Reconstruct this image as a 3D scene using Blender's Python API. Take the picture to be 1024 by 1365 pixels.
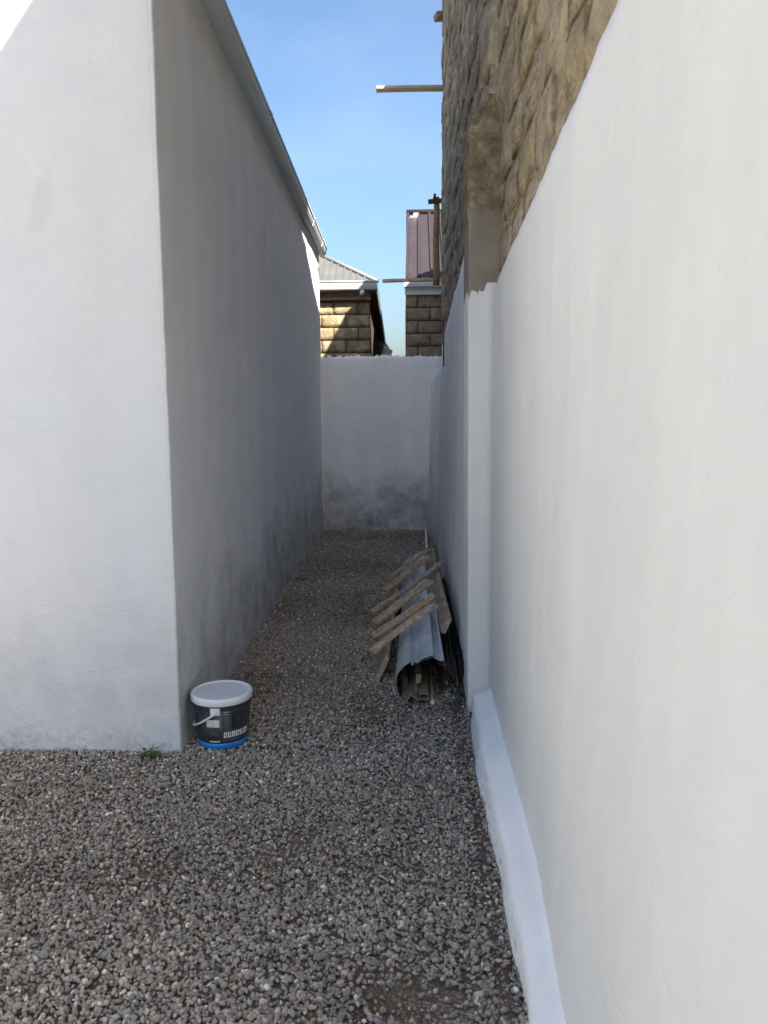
import bpy, bmesh, math, random
import numpy as np
from mathutils import Vector, Matrix, noise
random.seed(7); rng = np.random.default_rng(7)
sc = bpy.context.scene
for o in list(bpy.data.objects): bpy.data.objects.remove(o)
COL = sc.collection
R = math.radians

# ------------------------------------------------------------ camera
F = 1080.0                                  # focal length in photo pixels (1024 wide)
YAW = math.atan(27 / F); PIT = math.atan(143.5 / F); ROLL = 0.008
fw = Vector((-math.sin(YAW)*math.cos(PIT), math.cos(YAW)*math.cos(PIT), -math.sin(PIT)))
rt = fw.cross(Vector((0, 0, 1))).normalized(); up = rt.cross(fw)
c_, s_ = math.cos(ROLL), math.sin(ROLL)
rt, up = c_*rt - s_*up, c_*up + s_*rt
cam = bpy.data.cameras.new('camera'); cam_o = bpy.data.objects.new('camera', cam); COL.objects.link(cam_o)
CP = Vector((0, 0, 1.6))
cam_o.matrix_world = Matrix(((rt.x, up.x, -fw.x, CP.x), (rt.y, up.y, -fw.y, CP.y), (rt.z, up.z, -fw.z, CP.z), (0, 0, 0, 1)))
cam.sensor_fit = 'VERTICAL'; cam.sensor_height = 36; cam.sensor_width = 27
cam.lens = F / 1365 * 36
cam.clip_start = 0.05; cam.clip_end = 2000
cam.dof.use_dof = True; cam.dof.focus_distance = 6.0; cam.dof.aperture_fstop = 7.0
sc.camera = cam_o

# ------------------------------------------------------------ world, sun, exposure
SUN = Vector((1.0, -2.0, 1.9)).normalized()
EL = math.asin(SUN.z); AZ = math.atan2(SUN.x, SUN.y)
w = bpy.data.worlds.new('World'); sc.world = w; w.use_nodes = True
nt = w.node_tree; nt.nodes.clear()
sky = nt.nodes.new('ShaderNodeTexSky'); sky.sky_type = 'NISHITA'; sky.sun_disc = False
sky.sun_elevation = EL; sky.sun_rotation = AZ
sky.air_density = 1.25; sky.dust_density = 3.2; sky.ozone_density = 6.0
tc = nt.nodes.new('ShaderNodeTexCoord')
mp = nt.nodes.new('ShaderNodeMapping'); mp.inputs['Scale'].default_value = (1.0, 1.0, 2.2)
nz = nt.nodes.new('ShaderNodeTexNoise'); nz.inputs['Scale'].default_value = 2.6; nz.inputs['Detail'].default_value = 7; nz.inputs['Roughness'].default_value = 0.55
cr = nt.nodes.new('ShaderNodeValToRGB'); cr.color_ramp.elements[0].position = 0.45; cr.color_ramp.elements[1].position = 0.78
cr.color_ramp.elements[0].color = (0, 0, 0, 1); cr.color_ramp.elements[1].color = (0.22, 0.22, 0.22, 1)
mx = nt.nodes.new('ShaderNodeMix'); mx.data_type = 'RGBA'; mx.inputs[7].default_value = (4.3, 4.9, 5.5, 1)
bg = nt.nodes.new('ShaderNodeBackground'); bg.inputs['Strength'].default_value = 0.05
wo = nt.nodes.new('ShaderNodeOutputWorld')
L = nt.links.new
L(tc.outputs['Generated'], mp.inputs['Vector']); L(mp.outputs[0], nz.inputs['Vector']); L(nz.outputs[0], cr.inputs[0])
L(cr.outputs[0], mx.inputs[0]); L(sky.outputs[0], mx.inputs[6]); L(mx.outputs[2], bg.inputs[0]); L(bg.outputs[0], wo.inputs[0])
sl = bpy.data.lights.new('sun', 'SUN'); sl.energy = 5.0; sl.angle = R(0.5); sl.color = (1.0, 0.93, 0.82)
so = bpy.data.objects.new('sun', sl); COL.objects.link(so)
so.rotation_euler = SUN.to_track_quat('Z', 'Y').to_euler(); so.location = (3, -8, 9)
sc.view_settings.view_transform = 'Standard'; sc.view_settings.look = 'None'
sc.view_settings.gamma = 1; sc.view_settings.use_curve_mapping = False
sc.view_settings.exposure = 2.22
sc.render.engine = 'CYCLES'; sc.cycles.max_bounces = 12; sc.cycles.diffuse_bounces = 8

# ------------------------------------------------------------ helpers
def ray(px, py): return (px-512)/F*rt - (py-682.5)/F*up + fw
def atX(px, py, X): d = ray(px, py); return CP + d*(X/d.x)
def atY(px, py, Y): d = ray(px, py); return CP + d*(Y/d.y)
def atZ(px, py, Z): d = ray(px, py); return CP + d*((Z-1.6)/d.z)
def interp(x, tab):
    xs = [t[0] for t in tab]; ys = [t[1] for t in tab]
    return float(np.interp(x, xs, ys))
def fbm(x, y, z, s=1.0, o=4): return noise.fractal(Vector((x*s, y*s, z*s)), 1.0, 2.0, o)

def tag(o, label=None, cat=None, group=None, kind=None):
    if label: o['label'] = label
    if cat: o['category'] = cat
    if group: o['group'] = group
    if kind: o['kind'] = kind
    return o
def empty(name, loc, label, cat, group=None):
    o = bpy.data.objects.new(name, None); COL.objects.link(o); o.location = loc; o.empty_display_size = 0.1
    return tag(o, label, cat, group)
def place(name, me, parent=None, mat=None, M=None):
    o = bpy.data.objects.new(name, me); COL.objects.link(o)
    if mat is not None and len(me.materials) == 0: me.materials.append(mat)
    bpy_m = M if M is not None else Matrix()
    if parent is not None:
        o.parent = parent; o.matrix_parent_inverse = Matrix()
        g = Matrix.Translation(parent_world(parent)).inverted() @ bpy_m
        o.matrix_basis = g
    else: o.matrix_basis = bpy_m
    return o
def parent_world(p):
    v = Vector(p.location)
    q = p.parent
    while q is not None: v += Vector(q.location); q = q.parent
    return v
def build(name, bm, mat, parent=None, smooth=False, M=None):
    me = bpy.data.meshes.new(name)
    bmesh.ops.recalc_face_normals(bm, faces=bm.faces)
    bm.to_mesh(me); bm.free()
    if smooth:
        for p in me.polygons: p.use_smooth = True
    return place(name, me, parent, mat, M)
def pyd(name, vs, fs, mat, parent=None, smooth=False, M=None):
    me = bpy.data.meshes.new(name); me.from_pydata([tuple(v) for v in vs], [], fs); me.update()
    if smooth:
        for p in me.polygons: p.use_smooth = True
    return place(name, me, parent, mat, M)

def add_box(bm, x0, x1, y0, y1, z0, z1, bev=0.0, M=None):
    vs = [bm.verts.new((x, y, z)) for x in (x0, x1) for y in (y0, y1) for z in (z0, z1)]
    idx = [(0, 1, 3, 2), (4, 6, 7, 5), (0, 4, 5, 1), (2, 3, 7, 6), (0, 2, 6, 4), (1, 5, 7, 3)]
    fs = [bm.faces.new([vs[i] for i in f]) for f in idx]
    if M is not None:
        for v in vs: v.co = M @ v.co
    if bev > 0:
        es = {e for f in fs for e in f.edges}
        bmesh.ops.bevel(bm, geom=list(es), offset=bev, segments=2, affect='EDGES', profile=0.6)
def frame_between(a, b, upv=Vector((0, 0, 1))):
    a, b = Vector(a), Vector(b); x = (b-a).normalized(); y = upv.cross(x).normalized(); z = x.cross(y)
    return Matrix(((x.x, y.x, z.x, a.x), (x.y, y.y, z.y, a.y), (x.z, y.z, z.z, a.z), (0, 0, 0, 1))), (b-a).length
def beam(name, a, b, wd, th, mat, parent=None, bev=0.003, upv=Vector((0, 0, 1)), warp=0.0, seed=0):
    """a sawn timber from a to b, slightly warped"""
    M, ln = frame_between(a, b, upv)
    bm = bmesh.new(); n = 7
    rings = []
    for i in range(n+1):
        t = i/n; x = t*ln
        dy = warp*math.sin(t*2.6+seed)*0.6; dz = warp*math.sin(t*3.3+seed*1.7)
        sw = 1+0.05*noise.noise(Vector((t*4, seed, 1.3))); st = 1+0.08*noise.noise(Vector((t*4, seed, 5.3)))
        h, k = wd/2*sw, th/2*st; c = bev
        pts = [(-h+c, -k), (h-c, -k), (h, -k+c), (h, k-c), (h-c, k), (-h+c, k), (-h, k-c), (-h, -k+c)]
        rings.append([bm.verts.new(M @ Vector((x+(noise.noise(Vector((p[0]*60, p[1]*60, seed+i)))*0.004 if i in (0, n) else 0), p[0]+dy, p[1]+dz))) for p in pts])
    for i in range(n):
        for j in range(8):
            bm.faces.new((rings[i][j], rings[i][(j+1) % 8], rings[i+1][(j+1) % 8], rings[i+1][j]))
    bm.faces.new(rings[0][::-1]); bm.faces.new(rings[-1])
    return build(name, bm, mat, parent)
def tube_path(bm, pts, r, n=8, cap=True, radii=None):
    pts = [Vector(p) for p in pts]; rings = []
    for i, p in enumerate(pts):
        t = (pts[min(i+1, len(pts)-1)] - pts[max(i-1, 0)]).normalized()
        a = t.cross(Vector((0, 0, 1)))
        if abs(t.z) > 0.8: a = t.cross(Vector((1, 0, 0)))
        a.normalize(); b = t.cross(a); rr = radii[i] if radii else r
        rings.append([bm.verts.new(p + rr*(math.cos(k*2*math.pi/n)*a + math.sin(k*2*math.pi/n)*b)) for k in range(n)])
    for i in range(len(pts)-1):
        for k in range(n): bm.faces.new((rings[i][k], rings[i][(k+1) % n], rings[i+1][(k+1) % n], rings[i+1][k]))
    if cap: bm.faces.new(rings[0]); bm.faces.new(rings[-1][::-1])
def sweep(name, prof, ys, mat, parent, zoff=lambda y: 0, closed=True):
    """closed (x,z) profile swept along Y"""
    vs, fs = [], []; n = len(prof)
    for y in ys:
        for (x, z) in prof: vs.append((x, y, z+zoff(y)))
    for i in range(len(ys)-1):
        for j in range(n if closed else n-1):
            a, b = i*n+j, i*n+(j+1) % n; fs.append((a, b, b+n, a+n))
    if closed: fs.append(tuple(range(n))); fs.append(tuple(range((len(ys)-1)*n, len(ys)*n))[::-1])
    return pyd(name, vs, fs, mat, parent)
def lathe(bm, prof, n=48, cx=0, cy=0):
    rings = []
    for (r, z) in prof:
        rings.append([bm.verts.new((cx+r*math.cos(2*math.pi*k/n), cy+r*math.sin(2*math.pi*k/n), z)) for k in range(n)] if r > 1e-5 else [bm.verts.new((cx, cy, z))])
    for a, b in zip(rings[:-1], rings[1:]):
        for k in range(n):
            k2 = (k+1) % n
            if len(a) == 1: bm.faces.new((a[0], b[k], b[k2]))
            elif len(b) == 1: bm.faces.new((a[k], a[k2], b[0]))
            else: bm.faces.new((a[k], a[k2], b[k2], b[k]))

# ------------------------------------------------------------ materials
def new_mat(name, rough=0.8, spec=0.3, metal=0.0):
    m = bpy.data.materials.new(name); m.use_nodes = True
    b = m.node_tree.nodes['Principled BSDF']
    b.inputs['Roughness'].default_value = rough; b.inputs['Specular IOR Level'].default_value = spec; b.inputs['Metallic'].default_value = metal
    return m, m.node_tree, b
class G:
    """tiny node-graph helper"""
    def __init__(s, t): s.t = t; s.geo = t.nodes.new('ShaderNodeNewGeometry'); s.L = t.links.new
    def noise(s, scale, detail=4, rough=0.5, vec=None, stretch=None, dist=0.0):
        n = s.t.nodes.new('ShaderNodeTexNoise'); n.inputs['Scale'].default_value = scale; n.inputs['Detail'].default_value = detail
        n.inputs['Roughness'].default_value = rough; n.inputs['Distortion'].default_value = dist
        v = vec or s.geo.outputs['Position']
        if stretch:
            m = s.t.nodes.new('ShaderNodeMapping'); m.inputs['Scale'].default_value = stretch; s.L(v, m.inputs[0]); v = m.outputs[0]
        s.L(v, n.inputs['Vector']); return n.outputs['Fac']
    def ramp(s, x, stops):
        r = s.t.nodes.new('ShaderNodeValToRGB'); e = r.color_ramp.elements
        while len(e) < len(stops): e.new(0.5)
        for i, (p, c) in enumerate(stops):
            e[i].position = p; e[i].color = (c, c, c, 1) if not isinstance(c, tuple) else (*c, 1)
        s.L(x, r.inputs[0]); return r.outputs[0]
    def mix(s, f, a, b, mode='MIX'):
        m = s.t.nodes.new('ShaderNodeMix'); m.data_type = 'RGBA'; m.blend_type = mode
        for i, v in ((0, f), (6, a), (7, b)):
            if isinstance(v, (int, float)): m.inputs[i].default_value = v
            elif isinstance(v, tuple): m.inputs[i].default_value = (*v, 1)
            else: s.L(v, m.inputs[i])
        return m.outputs[2]
    def math(s, op, a, b=0.0, clamp=False):
        m = s.t.nodes.new('ShaderNodeMath'); m.operation = op; m.use_clamp = clamp
        for i, v in ((0, a), (1, b)):
            if isinstance(v, (int, float)): m.inputs[i].default_value = v
            else: s.L(v, m.inputs[i])
        return m.outputs[0]
    def xyz(s, vec=None):
        n = s.t.nodes.new('ShaderNodeSeparateXYZ'); s.L(vec or s.geo.outputs['Position'], n.inputs[0]); return n.outputs
    def bump(s, h, strength=0.4, dist=0.01, prev=None):
        n = s.t.nodes.new('ShaderNodeBump'); n.inputs['Strength'].default_value = strength; n.inputs['Distance'].default_value = dist
        s.L(h, n.inputs['Height'])
        if prev: s.L(prev, n.inputs['Normal'])
        return n.outputs[0]
    def rnd(s): n = s.t.nodes.new('ShaderNodeObjectInfo'); return n.outputs['Random']
    def voronoi(s, scale, feature='F1', out='Distance', vec=None):
        n = s.t.nodes.new('ShaderNodeTexVoronoi'); n.inputs['Scale'].default_value = scale; n.feature = feature
        s.L(vec or s.geo.outputs['Position'], n.inputs['Vector']); return n.outputs[out]

def plaster(name, base, warm, stain_h=0.5, stain=0.55, streak=0.3, fine=1.0, stain_col=(0.30, 0.31, 0.33)):
    m, t, b = new_mat(name, 0.9, 0.15); g = G(t)
    big = g.noise(0.9, 5, 0.55); med = g.noise(4.0, 5, 0.6)
    c = g.mix(g.ramp(big, [(0.35, 0.0), (0.68, 1.0)]), base, warm)
    c = g.mix(g.math('MULTIPLY', g.ramp(med, [(0.38, 1.0), (0.6, 0.0)]), 0.10), c, (0.45, 0.46, 0.48))
    st = g.noise(1.0, 4, 0.6, stretch=(3.5, 3.5, 0.35))                    # brush and rain streaks
    c = g.mix(g.math('MULTIPLY', g.ramp(st, [(0.42, 1.0), (0.62, 0.0)]), 0.22*streak), c, (0.42, 0.42, 0.42))
    z = g.xyz()[2]                                                          # rising damp
    n2 = g.noise(2.3, 6, 0.62, dist=0.3)
    hh = g.math('SUBTRACT', g.math('MULTIPLY', n2, stain_h*2.2), z)
    dm = g.ramp(g.math('ADD', hh, 0.5), [(0.38, 0.0), (0.9, 1.0)])
    n3 = g.ramp(g.noise(5.0, 6, 0.65), [(0.34, 0.25), (0.68, 1.0)])
    c = g.mix(g.math('MULTIPLY', g.math('MULTIPLY', dm, n3), stain), c, stain_col)
    spl = g.math('MULTIPLY', g.ramp(g.noise(30, 5, 0.7), [(0.50, 0.0), (0.60, 1.0)]), g.ramp(z, [(0.0, 1.0), (0.14, 0.0)]))   # mud splashed up from the gravel
    c = g.mix(g.math('MULTIPLY', spl, 0.5), c, (0.26, 0.22, 0.18))
    spk = g.ramp(g.noise(38, 2, 0.5), [(0.70, 0.0), (0.76, 1.0)])
    c = g.mix(g.math('MULTIPLY', spk, 0.16), c, (0.35, 0.34, 0.33))
    t.links.new(c, b.inputs['Base Color'])
    sm = g.ramp(g.noise(1.7, 2, 0.4, dist=0.8), [(0.74, 0.0), (0.80, 1.0)])
    c = g.mix(g.math('MULTIPLY', sm, 0.15), c, (0.38, 0.37, 0.36)); t.links.new(c, b.inputs['Base Color'])
    n = g.bump(g.noise(14, 5, 0.6), 0.30*fine, 0.014)
    n = g.bump(g.noise(150, 3, 0.6), 0.30*fine, 0.0022, n)
    n = g.bump(g.noise(4.0, 4, 0.6, stretch=(1, 1, 1.6), dist=0.8), 0.32, 0.035, n)
    t.links.new(n, b.inputs['Normal']); return m
M_front = plaster('plaster_house_white', (0.67, 0.69, 0.715), (0.73, 0.725, 0.70), 0.62, 0.36, 0.25)
M_side = plaster('plaster_house_side', (0.85, 0.86, 0.88), (0.86, 0.855, 0.845), 0.62, 0.75, 0.4, stain_col=(0.26, 0.27, 0.29))  # passage side of the same wall, colour made paler to lift its shade
M_right = plaster('plaster_right_wall', (0.725, 0.72, 0.69), (0.77, 0.755, 0.71), 0.15, 0.2, 0.6, 0.8)
M_back = plaster('plaster_back_wall', (0.84, 0.85, 0.87), (0.86, 0.86, 0.86), 0.62, 0.9, 0.5, stain_col=(0.20, 0.21, 0.23))

def stone_mat(name, cols, bumps=1.0):
    m, t, b = new_mat(name, 0.95, 0.1); g = G(t)
    r = g.rnd(); c = g.ramp(r, [(i/(len(cols)-1), cc) for i, cc in enumerate(cols)])
    n = g.noise(9, 6, 0.65)
    c = g.mix(g.ramp(n, [(0.35, 0.75), (0.7, 0.0)]), c, (0.12, 0.09, 0.06))
    n2 = g.noise(45, 4, 0.7)
    c = g.mix(g.math('MULTIPLY', g.ramp(n2, [(0.55, 0.0), (0.72, 1.0)]), 0.5), c, (0.52, 0.46, 0.36))
    n4 = g.noise(3.5, 4, 0.6)
    c = g.mix(g.math('MULTIPLY', g.ramp(n4, [(0.5, 0.0), (0.65, 1.0)]), 0.5), c, (0.50, 0.43, 0.31))
    v = g.voronoi(60)
    c = g.mix(g.ramp(v, [(0.05, 0.5), (0.2, 0.0)]), c, (0.07, 0.05, 0.035))
    if bumps > 0.9:
        s5 = g.noise(2.2, 6, 0.7, stretch=(1, 0.55, 4.5), dist=0.4)  # shade of gaps along the courses painted in as dark streaks
        c = g.mix(g.ramp(s5, [(0.36, 0.9), (0.43, 0.0)]), c, (0.10, 0.07, 0.042))
        s6 = g.noise(3.0, 7, 0.75, stretch=(1, 0.8, 5.0), dist=0.6)
        c = g.mix(g.ramp(s6, [(0.50, 0.0), (0.62, 0.55)]), c, (0.56, 0.47, 0.33))
        s7 = g.noise(16, 6, 0.8, stretch=(1, 0.6, 2.2), dist=0.3)
        c = g.mix(g.ramp(s7, [(0.34, 0.8), (0.42, 0.0)]), c, (0.13, 0.09, 0.055))
    t.links.new(c, b.inputs['Base Color'])
    nn = g.bump(g.noise(28, 6, 0.7), 0.8*bumps, 0.02); nn = g.bump(v, 0.5*bumps, 0.006, nn)
    t.links.new(nn, b.inputs['Normal']); return m
M_stone = stone_mat('rough_tan_stone', [(0.46, 0.355, 0.20), (0.52, 0.41, 0.245), (0.48, 0.39, 0.25), (0.56, 0.45, 0.29), (0.43, 0.34, 0.215)])
M_stone_grey = stone_mat('rough_grey_brown_stone', [(0.31, 0.25, 0.185), (0.35, 0.29, 0.23), (0.33, 0.235, 0.175), (0.38, 0.32, 0.26)])
M_stone_l = stone_mat('pale_cube_stone', [(0.22, 0.165, 0.09), (0.27, 0.205, 0.115), (0.20, 0.155, 0.09), (0.30, 0.23, 0.135)], 0.85)
M_stone_r = stone_mat('brown_cube_stone', [(0.34, 0.26, 0.18), (0.38, 0.29, 0.205), (0.31, 0.24, 0.17)], 0.85)
def simple(name, c1, c2, scale=8, rough=0.8, spec=0.3, metal=0, bump=0.3, bdist=0.004, stretch=None, detail=5):
    m, t, b = new_mat(name, rough, spec, metal); g = G(t)
    tcn = t.nodes.new('ShaderNodeTexCoord')
    n = g.noise(scale, detail, 0.6, vec=tcn.outputs['Object'] if stretch else None, stretch=stretch)
    c = g.ramp(n, [(0.3, c1), (0.7, c2)]); t.links.new(c, b.inputs['Base Color'])
    if bump: t.links.new(g.bump(g.noise(scale*5, 4, 0.6, vec=tcn.outputs['Object'] if stretch else None, stretch=stretch), bump, bdist), b.inputs['Normal'])
    return m
M_mortar = stone_mat('crumbly_mortar', [(0.42, 0.34, 0.225), (0.45, 0.37, 0.25)], 1.0)
M_joint = simple('dark_joint', (0.06, 0.045, 0.03), (0.13, 0.10, 0.07), 20, 0.95, 0.1)
M_concrete = simple('brown_concrete', (0.15, 0.12, 0.085), (0.33, 0.275, 0.20), 11, 0.9, 0.15, bump=0.9, bdist=0.02)
M_concrete2 = simple('smooth_render_patch', (0.22, 0.19, 0.145), (0.29, 0.255, 0.20), 7, 0.9, 0.15, bump=0.4)
def column_mat():
    m, t, b = new_mat('column_concrete', 0.92, 0.12); g = G(t); z = g.xyz()[2]
    lo = g.ramp(g.noise(7, 4), [(0.3, (0.26, 0.225, 0.17)), (0.7, (0.34, 0.30, 0.235))])
    hi = g.ramp(g.noise(16, 7, 0.7), [(0.25, (0.09, 0.068, 0.045)), (0.5, (0.24, 0.19, 0.125)), (0.72, (0.46, 0.39, 0.27))])
    f = g.ramp(g.math('ADD', g.math('SUBTRACT', z, 2.5), g.math('MULTIPLY', g.noise(6, 5), 0.3)), [(0.10, 0.0), (0.22, 1.0)])
    t.links.new(g.mix(f, lo, hi), b.inputs['Base Color'])
    t.links.new(g.bump(g.noise(45, 6, 0.75), 0.7, 0.02), b.inputs['Normal']); return m
M_column = column_mat()
M_wood = simple('old_wood', (0.15, 0.095, 0.055), (0.33, 0.225, 0.14), 10, 0.8, 0.2, bump=0.5, bdist=0.003, stretch=(0.6, 6, 6))
M_wood_pale = simple('pale_wood', (0.36, 0.26, 0.16), (0.50, 0.385, 0.25), 10, 0.8, 0.2, bump=0.4, bdist=0.003)
def slat_mat():
    m, t, b = new_mat('slat_wood', 0.85, 0.15); g = G(t); rr = g.rnd()
    base = g.ramp(rr, [(0.0, (0.40, 0.26, 0.17)), (0.35, (0.53, 0.38, 0.25)), (0.7, (0.48, 0.39, 0.29)), (1.0, (0.60, 0.46, 0.30))])
    c = g.mix(g.ramp(g.noise(30, 5, 0.65), [(0.4, 0.6), (0.62, 0.0)]), base, (0.10, 0.07, 0.05))
    c = g.mix(g.ramp(g.noise(9, 5, 0.65), [(0.58, 0.0), (0.7, 0.5)]), c, (0.42, 0.38, 0.33))
    t.links.new(c, b.inputs['Base Color']); t.links.new(g.bump(g.noise(90, 5, 0.7), 0.6, 0.004), b.inputs['Normal']); return m
M_wood_slat = slat_mat()
M_wood_dark = simple('dark_wood', (0.055, 0.035, 0.022), (0.13, 0.085, 0.055), 14, 0.85, 0.2, bump=0.4, bdist=0.003)
M_gutter = simple('white_gutter_metal', (0.55, 0.60, 0.60), (0.64, 0.68, 0.67), 3, 0.38, 0.5, bump=0.05)
M_fascia = simple('grey_fascia', (0.16, 0.18, 0.19), (0.22, 0.24, 0.25), 4, 0.5, 0.4, bump=0.1)
M_roof = simple('zinc_roof', (0.10, 0.102, 0.098), (0.14, 0.143, 0.137), 3, 0.45, 0.5, metal=0.3, bump=0.1)
M_gutter_n = simple('grey_gutter_metal', (0.26, 0.29, 0.28), (0.34, 0.37, 0.36), 3, 0.45, 0.5, bump=0.05)  # even grey, darker than the other gutters
M_roof_p = simple('purple_roof', (0.024, 0.017, 0.019), (0.036, 0.027, 0.030), 4, 0.5, 0.4, bump=0.1)
M_galv = simple('galvanised_sheet', (0.30, 0.36, 0.40), (0.56, 0.61, 0.64), 7, 0.42, 0.5, metal=0.35, bump=0.15)
M_tube = simple('beige_steel_tube', (0.20, 0.16, 0.11), (0.32, 0.26, 0.18), 12, 0.6, 0.4, bump=0.2)
M_rust = simple('red_brown_tile', (0.075, 0.038, 0.028), (0.15, 0.075, 0.052), 14, 0.8, 0.2, bump=0.3)
M_black = simple('black_bar', (0.02, 0.02, 0.023), (0.06, 0.06, 0.065), 14, 0.45, 0.5, bump=0.3)
M_foil = simple('black_foil', (0.02, 0.021, 0.027), (0.16, 0.165, 0.19), 26, 0.25, 0.8, bump=0.9, bdist=0.02)
M_pvc = simple('white_pvc', (0.58, 0.58, 0.56), (0.70, 0.69, 0.66), 9, 0.5, 0.4, bump=0.05)
M_bblack = simple('bucket_black', (0.010, 0.011, 0.016), (0.045, 0.045, 0.05), 28, 0.35, 0.5, bump=0.0)
M_bgrey = simple('bucket_dark_grey_print', (0.05, 0.053, 0.062), (0.075, 0.078, 0.09), 25, 0.4, 0.5, bump=0.0)
M_bblue = simple('bucket_blue', (0.01, 0.17, 0.52), (0.012, 0.21, 0.60), 9, 0.4, 0.5, bump=0.0)
M_bwhite = simple('bucket_white_plastic', (0.70, 0.70, 0.69), (0.78, 0.78, 0.77), 9, 0.4, 0.5, bump=0.0)
M_blid = simple('bucket_lid_top', (0.58, 0.61, 0.64), (0.64, 0.66, 0.69), 6, 0.35, 0.5, bump=0.0)
M_bcream = simple('bucket_cream_print', (0.62, 0.60, 0.53), (0.72, 0.70, 0.64), 60, 0.5, 0.4, bump=0.0)
M_leaf = simple('weed_leaf', (0.035, 0.085, 0.015), (0.09, 0.17, 0.03), 60, 0.6, 0.3, bump=0.2)
M_rubble = simple('white_rubble', (0.6, 0.58, 0.52), (0.75, 0.72, 0.66), 12, 0.9, 0.2, bump=0.5)

# gravel materials
def pebble_mat():
    m, t, b = new_mat('pebbles', 0.85, 0.2); g = G(t)
    a = t.nodes.new('ShaderNodeAttribute'); a.attribute_name = 'tint'
    n = g.noise(160, 3, 0.6)
    c = g.mix(g.ramp(n, [(0.3, 0.35), (0.65, 0.0)]), a.outputs['Color'], (0.07, 0.06, 0.05))
    t.links.new(c, b.inputs['Base Color'])
    t.links.new(g.bump(g.noise(260, 3, 0.6), 0.35, 0.0015), b.inputs['Normal']); return m
def ground_mat():
    m, t, b = new_mat('gravelly_soil', 0.95, 0.1); g = G(t)
    n = g.noise(3.0, 5, 0.6); base = g.ramp(n, [(0.3, (0.085, 0.058, 0.038)), (0.7, (0.17, 0.13, 0.095))])
    v = g.voronoi(95, out='Color'); vd = g.voronoi(95)
    lum = g.ramp(v, [(0.1, (0.15, 0.145, 0.135)), (0.5, (0.32, 0.30, 0.27)), (0.95, (0.50, 0.475, 0.43))])
    grit = g.ramp(g.noise(5, 5, 0.6), [(0.42, 0.15), (0.58, 0.9)])
    X_, Y_, Z_ = g.xyz()
    yard = g.math('MAXIMUM', g.math('LESS_THAN', Y_, 1.0), g.math('LESS_THAN', X_, -3.0))     # unseen yard all pale gravel, so more sun bounces back
    c = g.mix(g.math('MAXIMUM', g.math('MULTIPLY', g.ramp(vd, [(0.3, 1.0), (0.55, 0.0)]), grit), yard), base, lum)
    t.links.new(c, b.inputs['Base Color'])
    nn = g.bump(vd, 0.9, -0.006); nn = g.bump(g.noise(60, 5, 0.7), 0.7, 0.006, nn)
    t.links.new(nn, b.inputs['Normal']); return m
M_peb = pebble_mat(); M_soil = ground_mat()

# ------------------------------------------------------------ ground
def gz(x, y):
    """height of the soil surface"""
    h = 0.010*fbm(x, y, 3.1, 1.3, 3) + 0.005*fbm(x, y, 9.2, 5.0, 3)
    return h
def ground():
    xs = sorted(set([-400, -120, -40, -14, -7] + [round(v, 3) for v in np.arange(-4, 2.01, 0.05)] + [5, 14, 40, 120, 400]))
    ys = sorted(set([-400, -120, -40, -14, -6, -3] + [round(v, 3) for v in np.arange(-1, 11.01, 0.06)] + [13, 18, 30, 60, 120, 400]))
    vs = []; fs = []
    for y in ys:
        for x in xs:
            inside = -4 <= x <= 2 and -1 <= y <= 11
            vs.append((x, y, gz(x, y)-0.008 if inside else -0.008))
    n = len(xs)
    for j in range(len(ys)-1):
        for i in range(n-1): fs.append((j*n+i, j*n+i+1, (j+1)*n+i+1, (j+1)*n+i))
    o = pyd('ground', vs, fs, M_soil, None, True); tag(o, kind='structure')
ground()

# ------------------------------------------------------------ white house on the left
YF = 3.578; YB = 10.36; XS = -1.044
def wall_grid(us, zs, fn):
    vs = [fn(u, z) for z in zs for u in us]; n = len(us)
    fs = [(j*n+i, j*n+i+1, (j+1)*n+i+1, (j+1)*n+i) for j in range(len(zs)-1) for i in range(n-1)]
    return vs, fs
house = empty('white_house', (-3.5, 7, 0), 'white plastered house at the left with a metal gutter, taller than the passage walls', 'house')
EAVE = lambda y: 3.70 - (y-YF)*(0.25/6.7)
def house_wall():
    # one continuous skin: front face (facing the camera), softly rounded corner, then the passage face
    path = []
    for x in np.arange(-7.5, -1.09, 0.08): path.append((x, YF, 0, -1))
    for k in range(0, 7):
        a = k/6*math.pi/2; r = 0.014
        path.append((XS-r+r*math.sin(a), YF+r-r*math.cos(a), math.sin(a), -math.cos(a)))
    for y in np.arange(YF+0.07, YB, 0.08): path.append((XS, y, 1, 0))
    path.append((XS, YB, 1, 0)); path.append((-7.5, YB, 0, 1)); path.append((-7.5, YF, -1, 0))
    zs = [-0.2]+list(np.arange(0, 3.66, 0.08))
    vs, fs, mi = [], [], []; n = len(path)
    for z in zs:
        for (x, y, nx, ny) in path:
            d = 0.006*fbm(x, y, z, 1.1, 3) + 0.0018*fbm(x, y, z, 7, 3)
            ztop = z if z < 3.6 else EAVE(min(max(y, YF), YB))
            vs.append((x+nx*d+(0.007*(z/3.6) if nx > 0.5 and y < YB else 0), y+ny*d, ztop))
    for j in range(len(zs)-1):
        for i in range(n-1): fs.append((j*n+i, j*n+i+1, (j+1)*n+i+1, (j+1)*n+i)); mi.append(1 if path[i][2] > 0.3 and path[i][0] > -2 else 0)
    me = bpy.data.meshes.new('wall'); me.from_pydata(vs, [], fs); me.materials.append(M_front); me.materials.append(M_side)
    me.polygons.foreach_set('material_index', mi)
    for p in me.polygons: p.use_smooth = True
    place('wall', me, house)
house_wall()
ys = [YF-0.25, YF, 5, 6, 7, 8, 9, 10, YB+0.02]
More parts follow.
